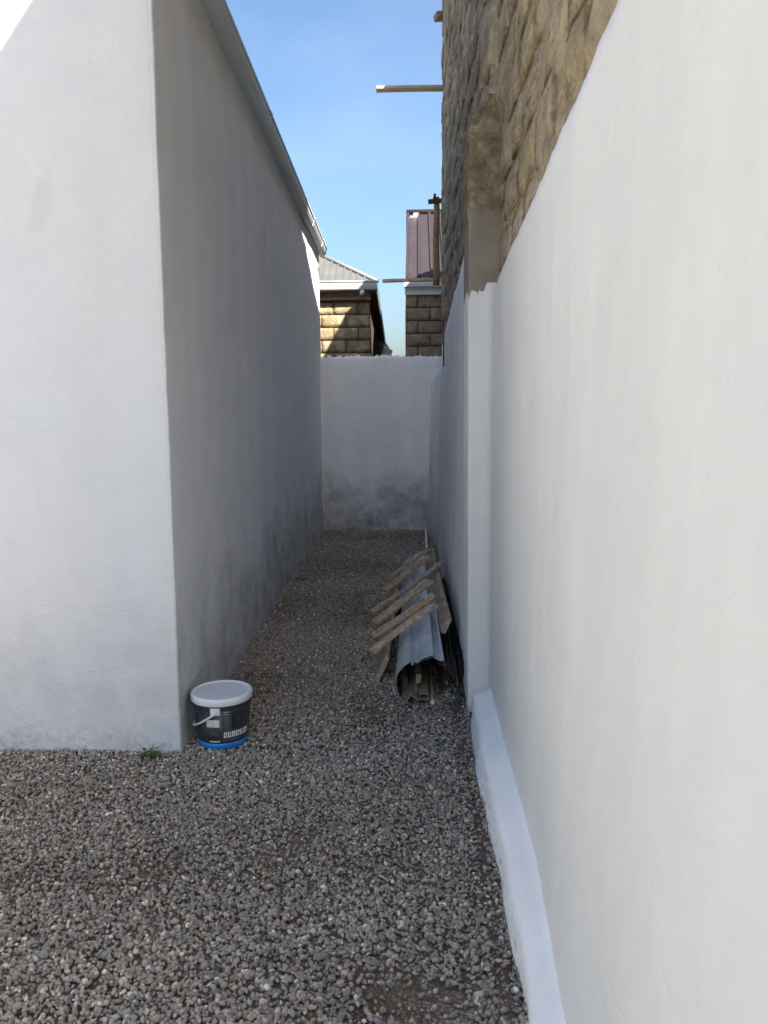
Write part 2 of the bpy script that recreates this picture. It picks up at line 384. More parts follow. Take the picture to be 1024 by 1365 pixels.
gp = [(-1.038, 0.0), (-0.985, -0.012), (-0.962, 0.0), (-0.95, 0.03), (-0.945, 0.062), (-0.938, 0.066), (-0.938, 0.082), (-0.944, 0.082), (-0.950, 0.070), (-0.955, 0.066), (-0.960, 0.03), (-0.970, 0.008), (-0.988, 0.000), (-1.034, 0.012), (-1.034, 0.07), (-1.038, 0.07)]
gut = sweep('gutter', gp, ys, M_gutter, house, lambda y: EAVE(y))
cap = [(-1.034, 0.001), (-0.985, -0.008), (-0.960, 0.004), (-0.946, 0.064), (-1.034, 0.068)]
for yy in (YB+0.021,):
    sweep('gutter_end_cap', cap, [yy, yy+0.004], M_gutter, gut, lambda y: EAVE(y))
# joint sleeves and brackets
sl_p = [(x+(0.0035 if x > -1.0 else 0), z-0.003 if z < 0.02 else z+0.002) for x, z in gp]
for yy in (6.1, 8.95, 9.9): sweep('gutter_sleeve', sl_p, [yy, yy+0.06], M_gutter, gut, lambda y: EAVE(y))
for k in range(9):
    yy = 3.9+k*0.78; e = EAVE(yy)
    bm = bmesh.new(); add_box(bm, -1.032, -0.943, yy, yy+0.02, e+0.072, e+0.076); build('gutter_bracket', bm, M_gutter, gut)
# fascia board behind gutter, then the ribbed roof
sweep('fascia', [(-1.07, -0.02), (-1.0405, -0.02), (-1.0405, 0.10), (-1.07, 0.10)], [YF-0.25, YB+0.02], M_fascia, house, lambda y: EAVE(y)+0.02)
def ribbed_roof(name, x_eave, x_top, y0, y1, zf, pitch, mat, parent, step=0.16):
    vs, fs = [], []; yy = y0; row = []
    while yy < y1:
        for dy, dz in ((0, 0), (0.10, 0), (0.115, 0.03), (0.145, 0.03)): row.append((yy+dy, dz))
        yy += step
    row.append((y1, 0)); n = len(row)
    for x in (x_eave, x_top):
        for (y, dz) in row: vs.append((x, y, zf(y)+dz+abs(x-x_eave)*pitch))
    for x in (x_eave, x_top):
        for (y, dz) in row: vs.append((x, y, zf(y)+dz+abs(x-x_eave)*pitch-0.004))
    for i in range(n-1):
        fs += [(i, i+1, n+i+1, n+i), (2*n+i+1, 2*n+i, 3*n+i, 3*n+i+1), (i+1, i, 2*n+i, 2*n+i+1)]
    return pyd(name, vs, fs, mat, parent)
ribbed_roof('roof', -0.975, -4.3, YF-0.3, YB+0.06, lambda y: EAVE(y)+0.13, 0.45, M_fascia, house)
ribbed_roof('roof', -7.8, -4.302, YF-0.3, YB+0.06, lambda y: EAVE(y)+0.10, 0.43, M_fascia, house)

# ------------------------------------------------------------ back wall
bwall = empty('boundary_wall', (-0.3, 10.37, 0), 'low grey white plastered wall closing the far end of the passage, crumbly top edge', 'wall')
def back_wall():
    us = list(np.arange(-2.5, 1.61, 0.035)); zs = [-0.2]+list(np.arange(0, 2.19, 0.06))+[2.2]
    Y0 = 10.27
    def top(x): return 2.195 + 0.012*fbm(x, 4, 1, 6, 4) - 0.012*max(0, math.sin(x*5.2+0.5)) + 0.014*(noise.noise(Vector((x*22, 0, 3))) > 0.25)
    vs, fs = [], []; n = len(us)
    for z in zs:
        for x in us:
            zz = z if z < 2.2 else top(x)
            vs.append((x, Y0 + 0.008*fbm(x, Y0, z, 1.4, 3) + (0.012*max(0, (z-2.12)/0.08))+0.002*fbm(x, 1, z, 9, 3), min(zz, top(x))))
    for x in us: vs.append((x, Y0+0.06, top(x)+0.006*noise.noise(Vector((x*30, 1, 3)))))
    for x in us: vs.append((x, Y0+0.21, top(x)-0.02))
    for x in us: vs.append((x, Y0+0.22, -0.2))
    m = len(zs)+3
    for j in range(m-1):
        for i in range(n-1): fs.append((j*n+i, j*n+i+1, (j+1)*n+i+1, (j+1)*n+i))
    pyd('plaster', vs, fs, M_back, bwall, True)
    # crumbs of mortar along the top edge
    bm = bmesh.new()
    for k in range(60):
        x = random.uniform(-1.04, 0.45); r = random.uniform(0.008, 0.02)
        mm = Matrix.Translation((x, Y0+random.uniform(0.03, 0.16), top(x)+r*0.2)) @ Matrix.Rotation(random.uniform(0, 3), 4, Vector((random.random(), random.random(), 1)).normalized()) @ Matrix.Diagonal((r*1.6, r, r*0.7, 1))
        bmesh.ops.create_icosphere(bm, subdivisions=1, radius=1, matrix=mm)
    o = build('mortar_crumb', bm, M_back, bwall); o['kind'] = 'stuff'
back_wall()

# ------------------------------------------------------------ stone building on the right
bld = empty('stone_building', (2.2, 2.5, 0), 'tall unfinished rough stone building at the right, its lower wall plastered white', 'building')
XB = [(0, 0.375), (1.0, 0.365), (1.742, 0.374), (2.433, 0.413), (3.02, 0.421), (4.08, 0.438)]
PT = [(-1, 2.5), (1.0, 2.46), (1.78, 2.41), (2.414, 2.345), (2.908, 2.273), (4.161, 2.134)]
def xr(y, z):
    b = interp(y, XB); t = min(1, max(0, (z-0.1)/1.6))
    return b + (0.44-b)*t + 0.005*fbm(1, y, z, 1.0, 3) + 0.0015*fbm(2, y, z, 6, 3)
def right_plaster():
    ys = list(np.arange(-2.4, 4.101, 0.03)); ts = np.linspace(0, 1, 70); n = len(ys); vs, fs = [], []
    for t in ts:
        for y in ys:
            tp = interp(y, PT) + 0.010*fbm(y, 3, 1, 7, 4)+0.012*noise.noise(Vector((y*2.1, 0, 0)))
            z = -0.2 + (tp+0.2)*t; vs.append((xr(y, z), y, z))
    for y in ys: tp = vs[(len(ts)-1)*n+ys.index(y)]; vs.append((tp[0]+0.01, y, tp[2]+0.004))
    for y in ys: tp = vs[(len(ts)-1)*n+ys.index(y)]; vs.append((tp[0]+0.07, y, tp[2]-0.01))
    for j in range(len(ts)+1):
        for i in range(n-1): fs.append((j*n+i, (j+1)*n+i, (j+1)*n+i+1, j*n+i+1))
    pyd('plaster', vs, fs, M_right, bld, True)
right_plaster()
def plinth():
    XO = [(-1, 0.30), (1.0, 0.30), (1.765, 0.319), (2.25, 0.342), (2.92, 0.350), (3.6, 0.353), (4.056, 0.362)]
    XG = [(-1, 0.295), (1.0, 0.295), (1.92, 0.306), (2.573, 0.319), (2.925, 0.305), (3.514, 0.297), (4.098, 0.338)]
    ys = list(np.arange(-1.0, 4.13, 0.035)); vs, fs = [], []
    for y in ys:
        w_ = 0.018*noise.noise(Vector((y*2.3, 5, 0))); wz = 0.012*noise.noise(Vector((y*3.1, 8, 0)))
        xi = interp(y, XB)+0.03; xo = interp(y, XO)+w_*0.6; xg = interp(y, XG)
        endf = 1 if y < 4.0 else max(0, (4.13-y)/0.13)
        zt = 0.148*(0.6+0.4*endf)+wz; zo = 0.132*(0.6+0.4*endf)+wz
        row = [(xi+0.004, zt+0.05), (xi-0.022, zt+0.018), (xi-0.034, zt+0.004)]
        for k in range(1, 5): row.append((xi-0.034+(xo-xi+0.034)*k/4, zt+(zo-zt)*k/4-(0.003 if k == 4 else 0)))
        for k in range(1, 4): a = k/3*math.pi/2; row.append((xo-0.020*math.sin(a), zo-0.045*(1-math.cos(a))-0.003))
        for k in range(1, 7):
            t = k/6; b = w_*1.2*math.sin(t*math.pi)
            row.append((xo-0.020+(xg-xo+0.020)*t+b, (zo-0.050)*(1-t)+(-0.06)*t))
        vs += [(x+0.004*fbm(x, y, z, 7, 4), y, z+0.003*fbm(x, y, z+4, 6, 3)) for x, z in row]; n = len(row)
    for j in range(len(ys)-1):
        for i in range(n-1): fs.append((j*n+i, j*n+i+1, (j+1)*n+i+1, (j+1)*n+i))
    fs.append(tuple(range((len(ys)-1)*n, len(ys)*n)))
    o = pyd('plinth', vs, fs, plaster('plaster_ledge', (0.86, 0.85, 0.84), (0.87, 0.86, 0.84), 0.10, 0.25, 0.2, 0.8), bld, True)
plinth()
# ragged edge height where the paint ends on the column
def pil_top(u): return 2.15 + 0.035*noise.noise(Vector((u*18, 1, 2))) + (0.05 if u < 0.06 else 0) + 0.018*noise.noise(Vector((u*70, 1, 2)))
def pilaster():
    Y0, Y1 = 4.10, 4.46
    path = [(0.62, Y0)]+[(0.44-k*0.008, Y0) for k in range(0, 13)]
    for k in range(1, 5): a = k/5*math.pi/2; path.append((0.344-0.012*math.sin(a), Y0+0.012-0.012*math.cos(a)))
    path += [(0.332, Y0+0.02+k*0.04) for k in range(9)]+[(0.37, Y1+0.01), (0.62, Y1+0.02)]
    def skin(name, zlo, zhi, nz, mat, grow, amp, rag_lo=False, rag_hi=False):
        vs, fs = [], []; n = len(path)
        for j in range(nz+1):
            t = j/nz
            for i, (x, y) in enumerate(path):
                u = i*0.012
                a = pil_top(u) if rag_lo else zlo; b = pil_top(u) if rag_hi else zhi
                if rag_lo: a -= 0.03
                z = a+(b-a)*t
                cx, cy = 0.48, (Y0+Y1)/2; dx = x-cx; dy = y-cy; ln = math.hypot(dx, dy)
                rg = min(1, max(0, (z-2.50+0.10*fbm(x, y, z, 6, 3))/0.05)) if rag_lo else 0
                d = grow+amp*fbm(x*1, y, z, 5, 4)+rg*(0.006+0.020*fbm(x, y, z, 9, 5)) + (-0.006 if (rag_hi and j == nz) else 0)
                lean = -0.008*(z/2) if x < 0.44 else 0
                mg = min(1, max(0, (z-2.93-0.05*noise.noise(Vector((x*20, y*9, 1))))/0.14)) if rag_lo else 0
                vs.append((x+dx/ln*d+lean+(0.445-x)*mg*(x < 0.445), y+dy/ln*d, z))
        for j in range(nz):
            for i in range(n-1): fs.append((j*n+i, (j+1)*n+i, (j+1)*n+i+1, j*n+i+1))
        if not rag_hi: fs.append(tuple(range(nz*n, nz*n+n))[::-1])
        return pyd(name, vs, fs, mat, bld, True)
    o = skin('painted_pilaster', -0.1, 0, 60, M_right, 0.004, 0.0025, rag_hi=True); o['label'] = 'white painted lower part of the column'
    o = skin('column', 0, 3.06, 78, M_column, -0.001, 0.0035, rag_lo=True); o['label'] = 'brown upper part of the column, smooth render below and crumbling concrete above'
pilaster()
def far_plaster():
    # the painted wall past the column
    PT2 = [(4.4, 2.52), (6.0, 2.41), (7.2, 2.31), (8.5, 2.19), (8.62, 2.18)]
    ys = list(np.arange(4.42, 8.66, 0.04)); ts = np.linspace(0, 1, 45); n = len(ys); vs, fs = [], []
    for t in ts:
        for y in ys:
            tp = interp(y, PT2)+0.018*fbm(y, 3, 1, 5, 4)
            z = -0.2+(tp+0.2)*t; x = interp(y, [(4.4, 0.362), (5.5, 0.372), (8.6, 0.398)]); k = interp(z, [(0, -0.035), (2, 0.0)])
            vs.append((x+k+0.008*fbm(1, y, z, 1.1, 3)+0.002*fbm(3, y, z, 7, 3), y, z))
    for y in ys: q = vs[(len(ts)-1)*n+ys.index(y)]; vs.append((q[0]+0.02, y, q[2]+0.004))
    for y in ys: q = vs[(len(ts)-1)*n+ys.index(y)]; vs.append((q[0]+0.09, y, q[2]-0.01))
    for j in range(len(ts)+1):
        for i in range(n-1): fs.append((j*n+i, (j+1)*n+i, (j+1)*n+i+1, j*n+i+1))
    pyd('plaster', vs, fs, M_right2, bld, True)
M_right2 = plaster('plaster_far_right', (0.82, 0.82, 0.81), (0.85, 0.84, 0.82), 0.4, 0.5, 0.9)
far_plaster()
def far_pier():
    # low pier joining the passage end: face tapers away below knee height
    ys = [8.58, 8.9, 9.02]+list(np.arange(9.06, 10.30, 0.08)); zs = list(np.linspace(-0.2, 2.0, 40)); vs, fs = [], []; n = len(ys)
    for z in zs:
        for i, y in enumerate(ys):
            f = min(1, max(0, (z-0.45)/0.28)); out = 0.358 if y < 9.0 else 0.0
            base = 0.401+interp(z, [(0, -0.035), (2, 0.0)])
            xf = interp(z, [(0, 0.298), (2, 0.352)])
            if y < 9.03: x = base
            else: x = base + (xf-base)*(f if y < 9.2 else max(f, min(1, (y-9.0)/1.0)))
            if z > 1.9 and y >= 9.03: x += (z-1.9)*0.5
            vs.append((x+0.003*fbm(1, y, z, 4, 3), y, z))
    m = len(zs)
    for y in ys: vs.append((0.47, y, 2.0))
    for j in range(m):
        for i in range(n-1): fs.append((j*n+i, (j+1)*n+i, (j+1)*n+i+1, j*n+i+1))
    pyd('pier', vs, fs, M_right2, bwall, True)
far_pier()

# rough stone blocks
def block_variant(i, w_, h_, d_, amp, nx=6, nz=3, edge=None):
    vs, fs = [], []
    for j in range(nz+1):
        for k in range(nx+1):
            x = -w_/2+w_*k/nx; z = -h_/2+h_*j/nz
            e = (k in (0, nx)) or (j in (0, nz))
            dy = amp*fbm(x+i*3.7, i*1.3, z, 7, 4)+((min(0.012, amp*0.7) if edge is None else edge) if e else 0)
            x += amp*0.6*noise.noise(Vector((z*14, i, 2.2))) if e else 0; z += amp*0.6*noise.noise(Vector((x*14, i, 7.2))) if e else 0
            vs.append((x, dy, z))
    n = nx+1
    for j in range(nz):
        for k in range(nx): fs.append((j*n+k, j*n+k+1, (j+1)*n+k+1, (j+1)*n+k))
    rim = [k for k in range(n)]+[j*n+nx for j in range(1, nz+1)]+[nz*n+k for k in range(nx-1, -1, -1)]+[j*n for j in range(nz-1, 0, -1)]
    b0 = len(vs)
    for r_ in rim: x, y, z = vs[r_]; vs.append((x*0.99, d_, z*0.99))
    for a in range(len(rim)):
        b = (a+1) % len(rim); fs.append((rim[b], rim[a], b0+a, b0+b))
    me = bpy.data.meshes.new('block'); me.from_pydata(vs, [], fs); me.update()
    for p in me.polygons: p.use_smooth = p.index < nx*nz
    return me
CW, CH = 0.40, 0.205
def variants(mat, amp, lens=(0.385,), k=8, d=0.12, h=0.185, edge=None):
    out = {}
    for ln in lens:
        out[ln] = []
        for i in range(k):
            me = block_variant(i+int(ln*1000), ln, h, d, amp, edge=edge); me.materials.append(mat); out[ln].append(me)
    return out
VR = variants(M_stone, 0.013, (0.385, 0.185), 9); VG = variants(M_stone_grey, 0.014, (0.385, 0.185), 6)
def top_main(y): return interp(y, [(-2.4, 7.72), (-0.32, 7.09), (5.59, 6.20), (7.31, 5.51), (7.42, 5.51), (7.6, 6.1), (8.6, 6.1)])  # out of view; steps set to let sun patches onto the house walls
def main_blocks():
    joined = bmesh.new(); cnt = 0; j = 0; z = 2.2
    Mrot = Matrix.Rotation(R(-90), 4, 'Z')
    while z < 6.0:
        y = 0.4 + (0.2 if j % 2 else 0)
        while y < 8.4:
            ln = 0.385; yc = y+0.2
            if yc+0.2 > 8.6: ln = 0.185; yc = 8.5
            X = 0.458 if yc < 4.2 else 0.425-0.006*(yc-4.2)
            X += 0.010*noise.noise(Vector((yc*3, z*5, 1)))-0.002
            lo = interp(yc, PT) if yc < 4.2 else interp(yc, [(4.4, 2.52), (6.0, 2.41), (7.2, 2.31), (8.6, 2.18)])
            zc = z+0.1
            if zc+0.06 > lo and not (3.95 < yc < 4.6 and zc < 3.05) and zc+0.1 < top_main(yc):
                V = VR if yc < 4.5 else VG
                me = random.choice(V[ln])
                M = Matrix.Translation((X, yc, zc)) @ Mrot @ Matrix.Rotation(R(random.uniform(-1.2, 1.2)), 4, 'Y') @ Matrix.Rotation(R(random.uniform(-2, 2)), 4, 'Z')
                vis = zc < 1.6+0.56*yc+0.2 and yc > 1.3
                if vis and cnt < 295: place('block', me, bld, None, M); cnt += 1
                else:
                    tmp = bmesh.new(); tmp.from_mesh(me); tmp.transform(M); t2 = bpy.data.meshes.new('t'); tmp.to_mesh(t2); tmp.free(); joined.from_mesh(t2); bpy.data.meshes.remove(t2)
            y += CW
        z += CH; j += 1
    # rubble face of the end wall seen as the silhouette
    o = build('upper_blocks', joined, M_stone, bld); o['kind'] = 'stuff'
    print('blocks', cnt)
main_blocks()
def mortar_main():
    ys = np.arange(0.3, 8.66, 0.028); zs = np.arange(2.05, 7.3, 0.045); vs, fs = [], []; n = len(ys)
    for z in zs:
        for y in ys:
            X = 0.462 if y < 4.2 else 0.428-0.006*(y-4.2)
            f = fbm(y*0.55, 2, z*1.9, 3.0, 5); g_ = fbm(y, 5, z, 11, 4)
            vs.append((X+0.011-0.026*f-0.009*g_+(0.03 if f < -0.42 else 0), min(y, 8.62), min(z, top_main(y)-0.02)))
    for j in range(len(zs)-1):
        for i in range(n-1): fs.append((j*n+i, (j+1)*n+i, (j+1)*n+i+1, j*n+i+1))
    pyd('mortar', vs, fs, M_mortar, bld, True)
mortar_main()
def body():
    # solid mass behind the stone face, unseen top line shaped to cast shadow edges
    prof = [(-2.4, -0.2), (8.6, -0.2), (8.6, 6.1), (7.6, 6.1), (7.42, 5.51), (7.31, 5.51), (5.59, 6.20), (-0.32, 7.09), (-2.4, 7.72)]
    vs = [(0.475, y, z) for y, z in prof]+[(4.5, y, z if z < 0 else 4.8) for y, z in prof]; n = len(prof)
    fs = [tuple(range(n)), tuple(range(n, 2*n))[::-1]]+[(i, (i+1) % n, n+(i+1) % n, n+i) for i in range(n)]
    pyd('core', vs, fs, M_mortar, bld)
    prof = [(8.61, -0.2), (13.0, -0.2), (13.0, 4.4), (11.6, 4.9), (10.85, 5.5), (10.75, 5.99), (10.2, 6.22), (8.61, 6.3)]  # unseen block, its top stepped to throw shadows on the stone houses
    vs = [(0.72, y, z) for y, z in prof]+[(4.5, y, z if z < 0 else min(z, 4.4)) for y, z in prof]; n = len(prof)
    fs = [tuple(range(n)), tuple(range(n, 2*n))[::-1]]+[(i, (i+1) % n, n+(i+1) % n, n+i) for i in range(n)]
    pyd('rear_shadow_wall', vs, fs, M_mortar, bld)
body()
# reddish end face of the wall: protruding block ends at the far corner
j = 0; z = 2.15
while z < 5.9:
    bm = bmesh.new(); jx = random.uniform(-0.012, 0.012)
    add_box(bm, 0.40+jx, 0.60, 8.60, 8.66+random.uniform(0, 0.02), z+0.008, z+CH-0.008, 0.008)
    for v in bm.verts: v.co += Vector((0.006*noise.noise(v.co*9), 0, 0.004*noise.noise(v.co*13)))
    build('quoin', bm, M_stone_grey, bld); z += CH; j += 1
# rusty rod hanging down the far corner
bm = bmesh.new(); a = atX(590.5, 430, 0.37); b = atX(591.5, 488, 0.37)
tube_path(bm, [a, (a+b)/2+Vector((0.004, 0, 0)), b], 0.007, 6)
o = build('iron_rod', bm, M_rust); tag(o, 'thin rusty iron rod hanging at the far corner of the rough stone wall', 'rod')

# ------------------------------------------------------------ neighbour houses
def stone_face(parent, x0, x1, z0, z1, Y, mat, right_quoin=None, amp=0.014):
    V = variants(mat, amp, (0.387, 0.187), 9, 0.1, 0.192, 0.001)
    z = z1-CH; j = 0
    while z > z0-CH:
        x = x0 if (right_quoin is None) else x0
        # lay stones from the visible corner so the bond is right
        if right_quoin == 'left':   # visible corner at x0
            xx = x0; first = 0.2 if j % 2 == 0 else 0.4
            while xx < x1:
                ln = first if xx == x0 else 0.4
                me = random.choice(V[0.187 if ln == 0.2 else 0.387])
                M = Matrix.Translation((xx+ln/2, Y+random.uniform(-0.004, 0.004), z+CH/2)) @ Matrix.Rotation(R(random.uniform(-0.8, 0.8)), 4, 'Y')
                place('block', me, parent, None, M); xx += ln
        else:
            xx = x1; first = 0.2 if j % 2 == 0 else 0.4
            while xx > x0:
                ln = first if xx == x1 else 0.4
                me = random.choice(V[0.187 if ln == 0.2 else 0.387])
                M = Matrix.Translation((xx-ln/2, Y+random.uniform(-0.004, 0.004), z+CH/2)) @ Matrix.Rotation(R(random.uniform(-0.8, 0.8)), 4, 'Y')
                place('block', me, parent, None, M); xx -= ln
        z -= CH; j += 1
HL = empty('stone_house', (-2.5, 16, 0), 'small block stone house behind the back wall with a grey ribbed metal hip roof', 'house')
YH = 13.5; XR = -0.535; ZT = 3.26
stone_face(HL, -3.4, XR, 1.5, ZT, YH, M_stone_l)
bm = bmesh.new(); add_box(bm, -6, XR-0.01, YH+0.03, 20, -0.1, 3.5); build('wall', bm, M_joint, HL)
# timber plates over the stones
beam('wall_plate', (-6, YH-0.01, ZT+0.045), (XR+0.01, YH-0.01, ZT+0.045), 0.16, 0.05, M_wood, HL)
beam('wall_plate', (-6, YH-0.03, ZT+0.13), (XR+0.01, YH-0.03, ZT+0.13), 0.05, 0.13, M_wood, HL)
gy = YH-0.17
gpf = [(0.0, 0), (0.0, 0.10), (-0.008, 0.10), (-0.012, 0.085), (-0.015, 0.055), (-0.07, 0.05), (-0.075, 0.10), (-0.1, 0.11), (-0.1, 0.098), (-0.088, 0.09), (-0.085, 0.045), (-0.075, 0.012), (-0.05, 0.0)]
def gutter_x(name, x0, x1, y, z, mat, parent, sc_=1.3):
    vs, fs = [], []; n = len(gpf)
    for x in (x0, x1):
        for (a, b) in gpf: vs.append((x, y+a*sc_, z+b*sc_))
    for i in range(n): fs.append((i, (i+1) % n, n+(i+1) % n, n+i))
    fs.append(tuple(range(n))); fs.append(tuple(range(n, 2*n))[::-1])
    return pyd(name, vs, fs, mat, parent)
ze = atY(460, 388, gy).z
gl = gutter_x('gutter', -6, -0.415, gy, ze, M_gutter_n, HL)
gutter_x('gutter_sleeve', -1.02, -0.98, gy-0.004, ze-0.003, M_gutter_n, gl, 1.34)
# white spout of the downpipe
bm = bmesh.new(); p = atY(483, 387, gy-0.05); tube_path(bm, [p+Vector((0, 0, 0.04)), p+Vector((0, 0, -0.03)), p+Vector((-0.01, -0.02, -0.06))], 0.036, 12)
build('spout', bm, M_pvc, gl, True)
def hip():
    # front slope of the hip roof, with ribs that run up the slope and stop at the hip
    tanp = 0.60; x1, y1, z1 = -0.41, gy-0.02, ze+0.125
    me_v, me_f = [], []; x = x1; k = 0
    xs = []
    while x > -6.0: xs += [(x, 0), (x-0.075, 0), (x-0.085, 0.022), (x-0.105, 0.022)]; x -= 0.115
    xs = [q for q in xs]
    for (x, dz) in xs:
        t = min(x1-x, 2.8)
        me_v.append((x, y1, z1+dz)); me_v.append((x, y1+t, z1+t*tanp+dz))
    for i in range(len(xs)-1): me_f.append((2*i, 2*i+1, 2*i+3, 2*i+2))
    pyd('roof_slope', me_v, me_f, M_roof, HL)
    # side slope facing the gap
    tt = 2.8
    vs = [(x1, y1, z1), (x1, 20.0, z1-0.50), (x1-tt, 20.0, z1+tt*tanp-0.5), (x1-tt, y1+tt, z1+tt*tanp)]
    vs += [(a, b, c-0.03) for a, b, c in vs]
    pyd('roof_slope', vs, [(0, 1, 2, 3), (4, 7, 6, 5), (0, 4, 5, 1), (1, 5, 6, 2), (2, 6, 7, 3), (3, 7, 4, 0)], M_roof, HL)
    bm = bmesh.new(); tube_path(bm, [(x1, y1, z1+0.02), (x1-tt, y1+tt, z1+tt*tanp+0.02)], 0.035, 8); build('hip_cap', bm, M_roof, HL, True)
    # side eave: soffit, fascia and gutter running back
    def slab(name, xa, xb, h0, h1, mat):
        vs = [(x, y, z1+h-(0.50*(y-y1)/6.7)) for x in (xa, xb) for y in (y1+0.03, 20) for h in (h0, h1)]
        pyd(name, vs, [(0, 1, 3, 2), (4, 6, 7, 5), (0, 4, 5, 1), (2, 3, 7, 6), (0, 2, 6, 4), (1, 5, 7, 3)], mat, HL)
    slab('soffit', XR-0.02, -0.428, -0.15, -0.13, M_wood_dark); slab('side_fascia', -0.427, -0.412, -0.17, -0.006, M_fascia)
    bm = bmesh.new(); add_box(bm, XR-0.3, -0.445, 19.85, 19.95, 0, z1-0.55); build('return_wall', bm, M_wood_dark, HL)
    beam('rafter_end', (-0.40, 19.6, z1-0.68), (-0.46, 19.65, z1-0.86), 0.06, 0.09, M_wood_pale, HL)
hip()
HRt = empty('stone_house', (1.5, 16, 0), 'narrow slice of block stone house with a purple ribbed roof beyond the back wall', 'house')
XL = 0.04; ZR = atY(560, 393, YH).z
stone_face(HRt, XL, 2.4, 1.5, ZR, YH, M_stone_r, 'left')
bm = bmesh.new(); add_box(bm, XL+0.01, 4.5, YH+0.03, 19, -0.1, ZR+0.25); build('wall', bm, M_joint, HRt)
bm = bmesh.new(); add_box(bm, XL-0.01, 4.5, YH-0.05, YH-0.02, ZR-0.005, ZR+0.11, 0.004); build('fascia', bm, M_gutter, HRt)
gr_ = gutter_x('gutter', XL-0.02, 4.5, YH-0.06, ZR+0.10, M_gutter, HRt, 1.15)
for dx in (0.1, 0.14):
    bm = bmesh.new(); add_box(bm, XL+dx, XL+dx+0.018, YH-0.19, YH-0.178, ZR+0.15, ZR+0.20, 0.002); build('gutter_clip', bm, M_pvc, gr_)
def roofp():
    y1, z1 = YH-0.10, ZR+0.235; top = atY(545, 285, 16.3); t = 16.3-y1; dz_ = top.z-z1
    xs = []; x = XL+0.0
    while x < 4.4: xs += [(x, 0.05), (x+0.03, 0.05), (x+0.05, 0.0), (x+0.185, 0.0), (x+0.205, 0.05)]; x += 0.205
    vs, fs = [], []
    for (x, d) in xs:
        vs += [(x, y1, z1+d), (x+0.045, y1+t, z1+dz_+d), (x, y1, z1+d-0.01), (x+0.045, y1+t, z1+dz_+d-0.01)]
    for i in range(len(xs)-1):
        a = 4*i; b = a+4; fs += [(a, a+1, b+1, b), (a+2, b+2, b+3, a+3), (a, b, b+2, a+2)]
    fs.append((0, 2, 3, 1))
    pyd('roof', vs, fs, M_roof_p, HRt)
    bm = bmesh.new(); tube_path(bm, [(XL+0.03, y1+t, z1+dz_+0.03), (4.4, y1+t, z1+dz_+0.03)], 0.05, 8); build('ridge_cap', bm, M_roof_p, HRt, True)
    # back slope and gable infill
    vs = [(XL+0.05, y1+t, z1+dz_), (4.4, y1+t, z1+dz_), (4.4, 19.2, z1), (XL+0.05, 19.2, z1)]
    pyd('roof', vs, [(0, 1, 2, 3)], M_roof_p, HRt)
    vs = [(XL+0.02, YH+0.03, ZR+0.2), (XL+0.03, y1+t, z1+dz_-0.03), (XL+0.02, 19, ZR+0.2)]
    vs += [(x+0.1, y, z) for x, y, z in vs]
    pyd('gable', vs, [(0, 1, 2), (3, 5, 4), (0, 3, 4, 1), (1, 4, 5, 2)], M_joint, HRt)
    p = atY(553, 289, 16.2); bm = bmesh.new()
    add_box(bm, p.x-0.03, p.x+0.06, 16.1, 16.2, p.z-0.03, p.z+0.05, 0.01); add_box(bm, p.x-0.09, p.x-0.04, 16.12, 16.2, p.z-0.06, p.z+0.0, 0.01)
    build('ridge_fitting', bm, M_pvc, HRt)
roofp()
# rubble pieces on the far side of the back wall
bm = bmesh.new()
for (px, py, s) in ((513, 462, 0.10), (512, 469, 0.12), (517, 472, 0.07), (514, 474, 0.16)):
    p = atY(px, py, 18.5); M = Matrix.Translation(p) @ Matrix.Rotation(px, 4, 'Y')
    add_box(bm, -s, s, -s, s, -s*0.7, s*0.7, 0.02, M)
p = atY(515, 470, 18.5); add_box(bm, p.x-0.25, p.x+0.12, 18.3, 18.9, -0.1, p.z-0.02, 0.02)
o = build('rubble_pillar', bm, M_rubble); tag(o, 'sunlit pale broken pillar seen in the gap between the two stone houses', 'pillar')

# ------------------------------------------------------------ projecting planks and pole
a = atY(502, 119, 8.66); b = atY(600, 117.5, 8.72)
o = beam('plank', a, b, 0.11, 0.028, M_wood_pale, warp=0.003, bev=0.002); tag(o, 'long thin plank sticking out high from the rough stone wall against the sky', 'plank')
a = atY(581, 22, 8.45); b = atY(606, 21, 8.5)
o = beam('plank', a, b, 0.12, 0.055, M_wood, seed=2); tag(o, 'short plank stub sticking out near the top of the rough stone wall', 'plank')
a = atY(510, 374, 13.0); b = atY(592, 373, 13.05)
o = beam('plank', a, b, 0.10, 0.045, M_wood_pale, seed=3, warp=0.006); tag(o, 'pale plank reaching out in front of the purple roof gutter into the gap', 'plank')
pole = empty('wooden_post', atY(580, 372, 9.6), 'brown wooden post with a short cross piece, right of the purple roof', 'post')
bm = bmesh.new(); a = atY(581.5, 380, 9.6); b = atY(582, 263, 9.6)
pts = [a+(b-a)*t+Vector((0.004*math.sin(t*9), 0, 0)) for t in np.linspace(0, 1, 9)]
tube_path(bm, pts, 0.038, 10, radii=[0.040, 0.039, 0.038, 0.038, 0.037, 0.037, 0.036, 0.035, 0.032]); build('pole', bm, M_wood, pole, True)
beam('cross_piece', atY(571, 269, 9.56), atY(594, 267, 9.56), 0.05, 0.045, M_wood_dark, pole)
beam('stub', atY(579, 265, 9.52), atY(580, 259, 9.52), 0.05, 0.03, M_wood_dark, pole)
# dark board standing along the far corner
a = atY(592.8, 110, 8.72); b = atY(590.5, 235, 8.72)
o = beam('board', a, b, 0.02, 0.03, M_wood_dark, upv=Vector((0, 1, 0)), seed=5); tag(o, 'narrow dark board standing along the far corner of the rough stone wall', 'board')

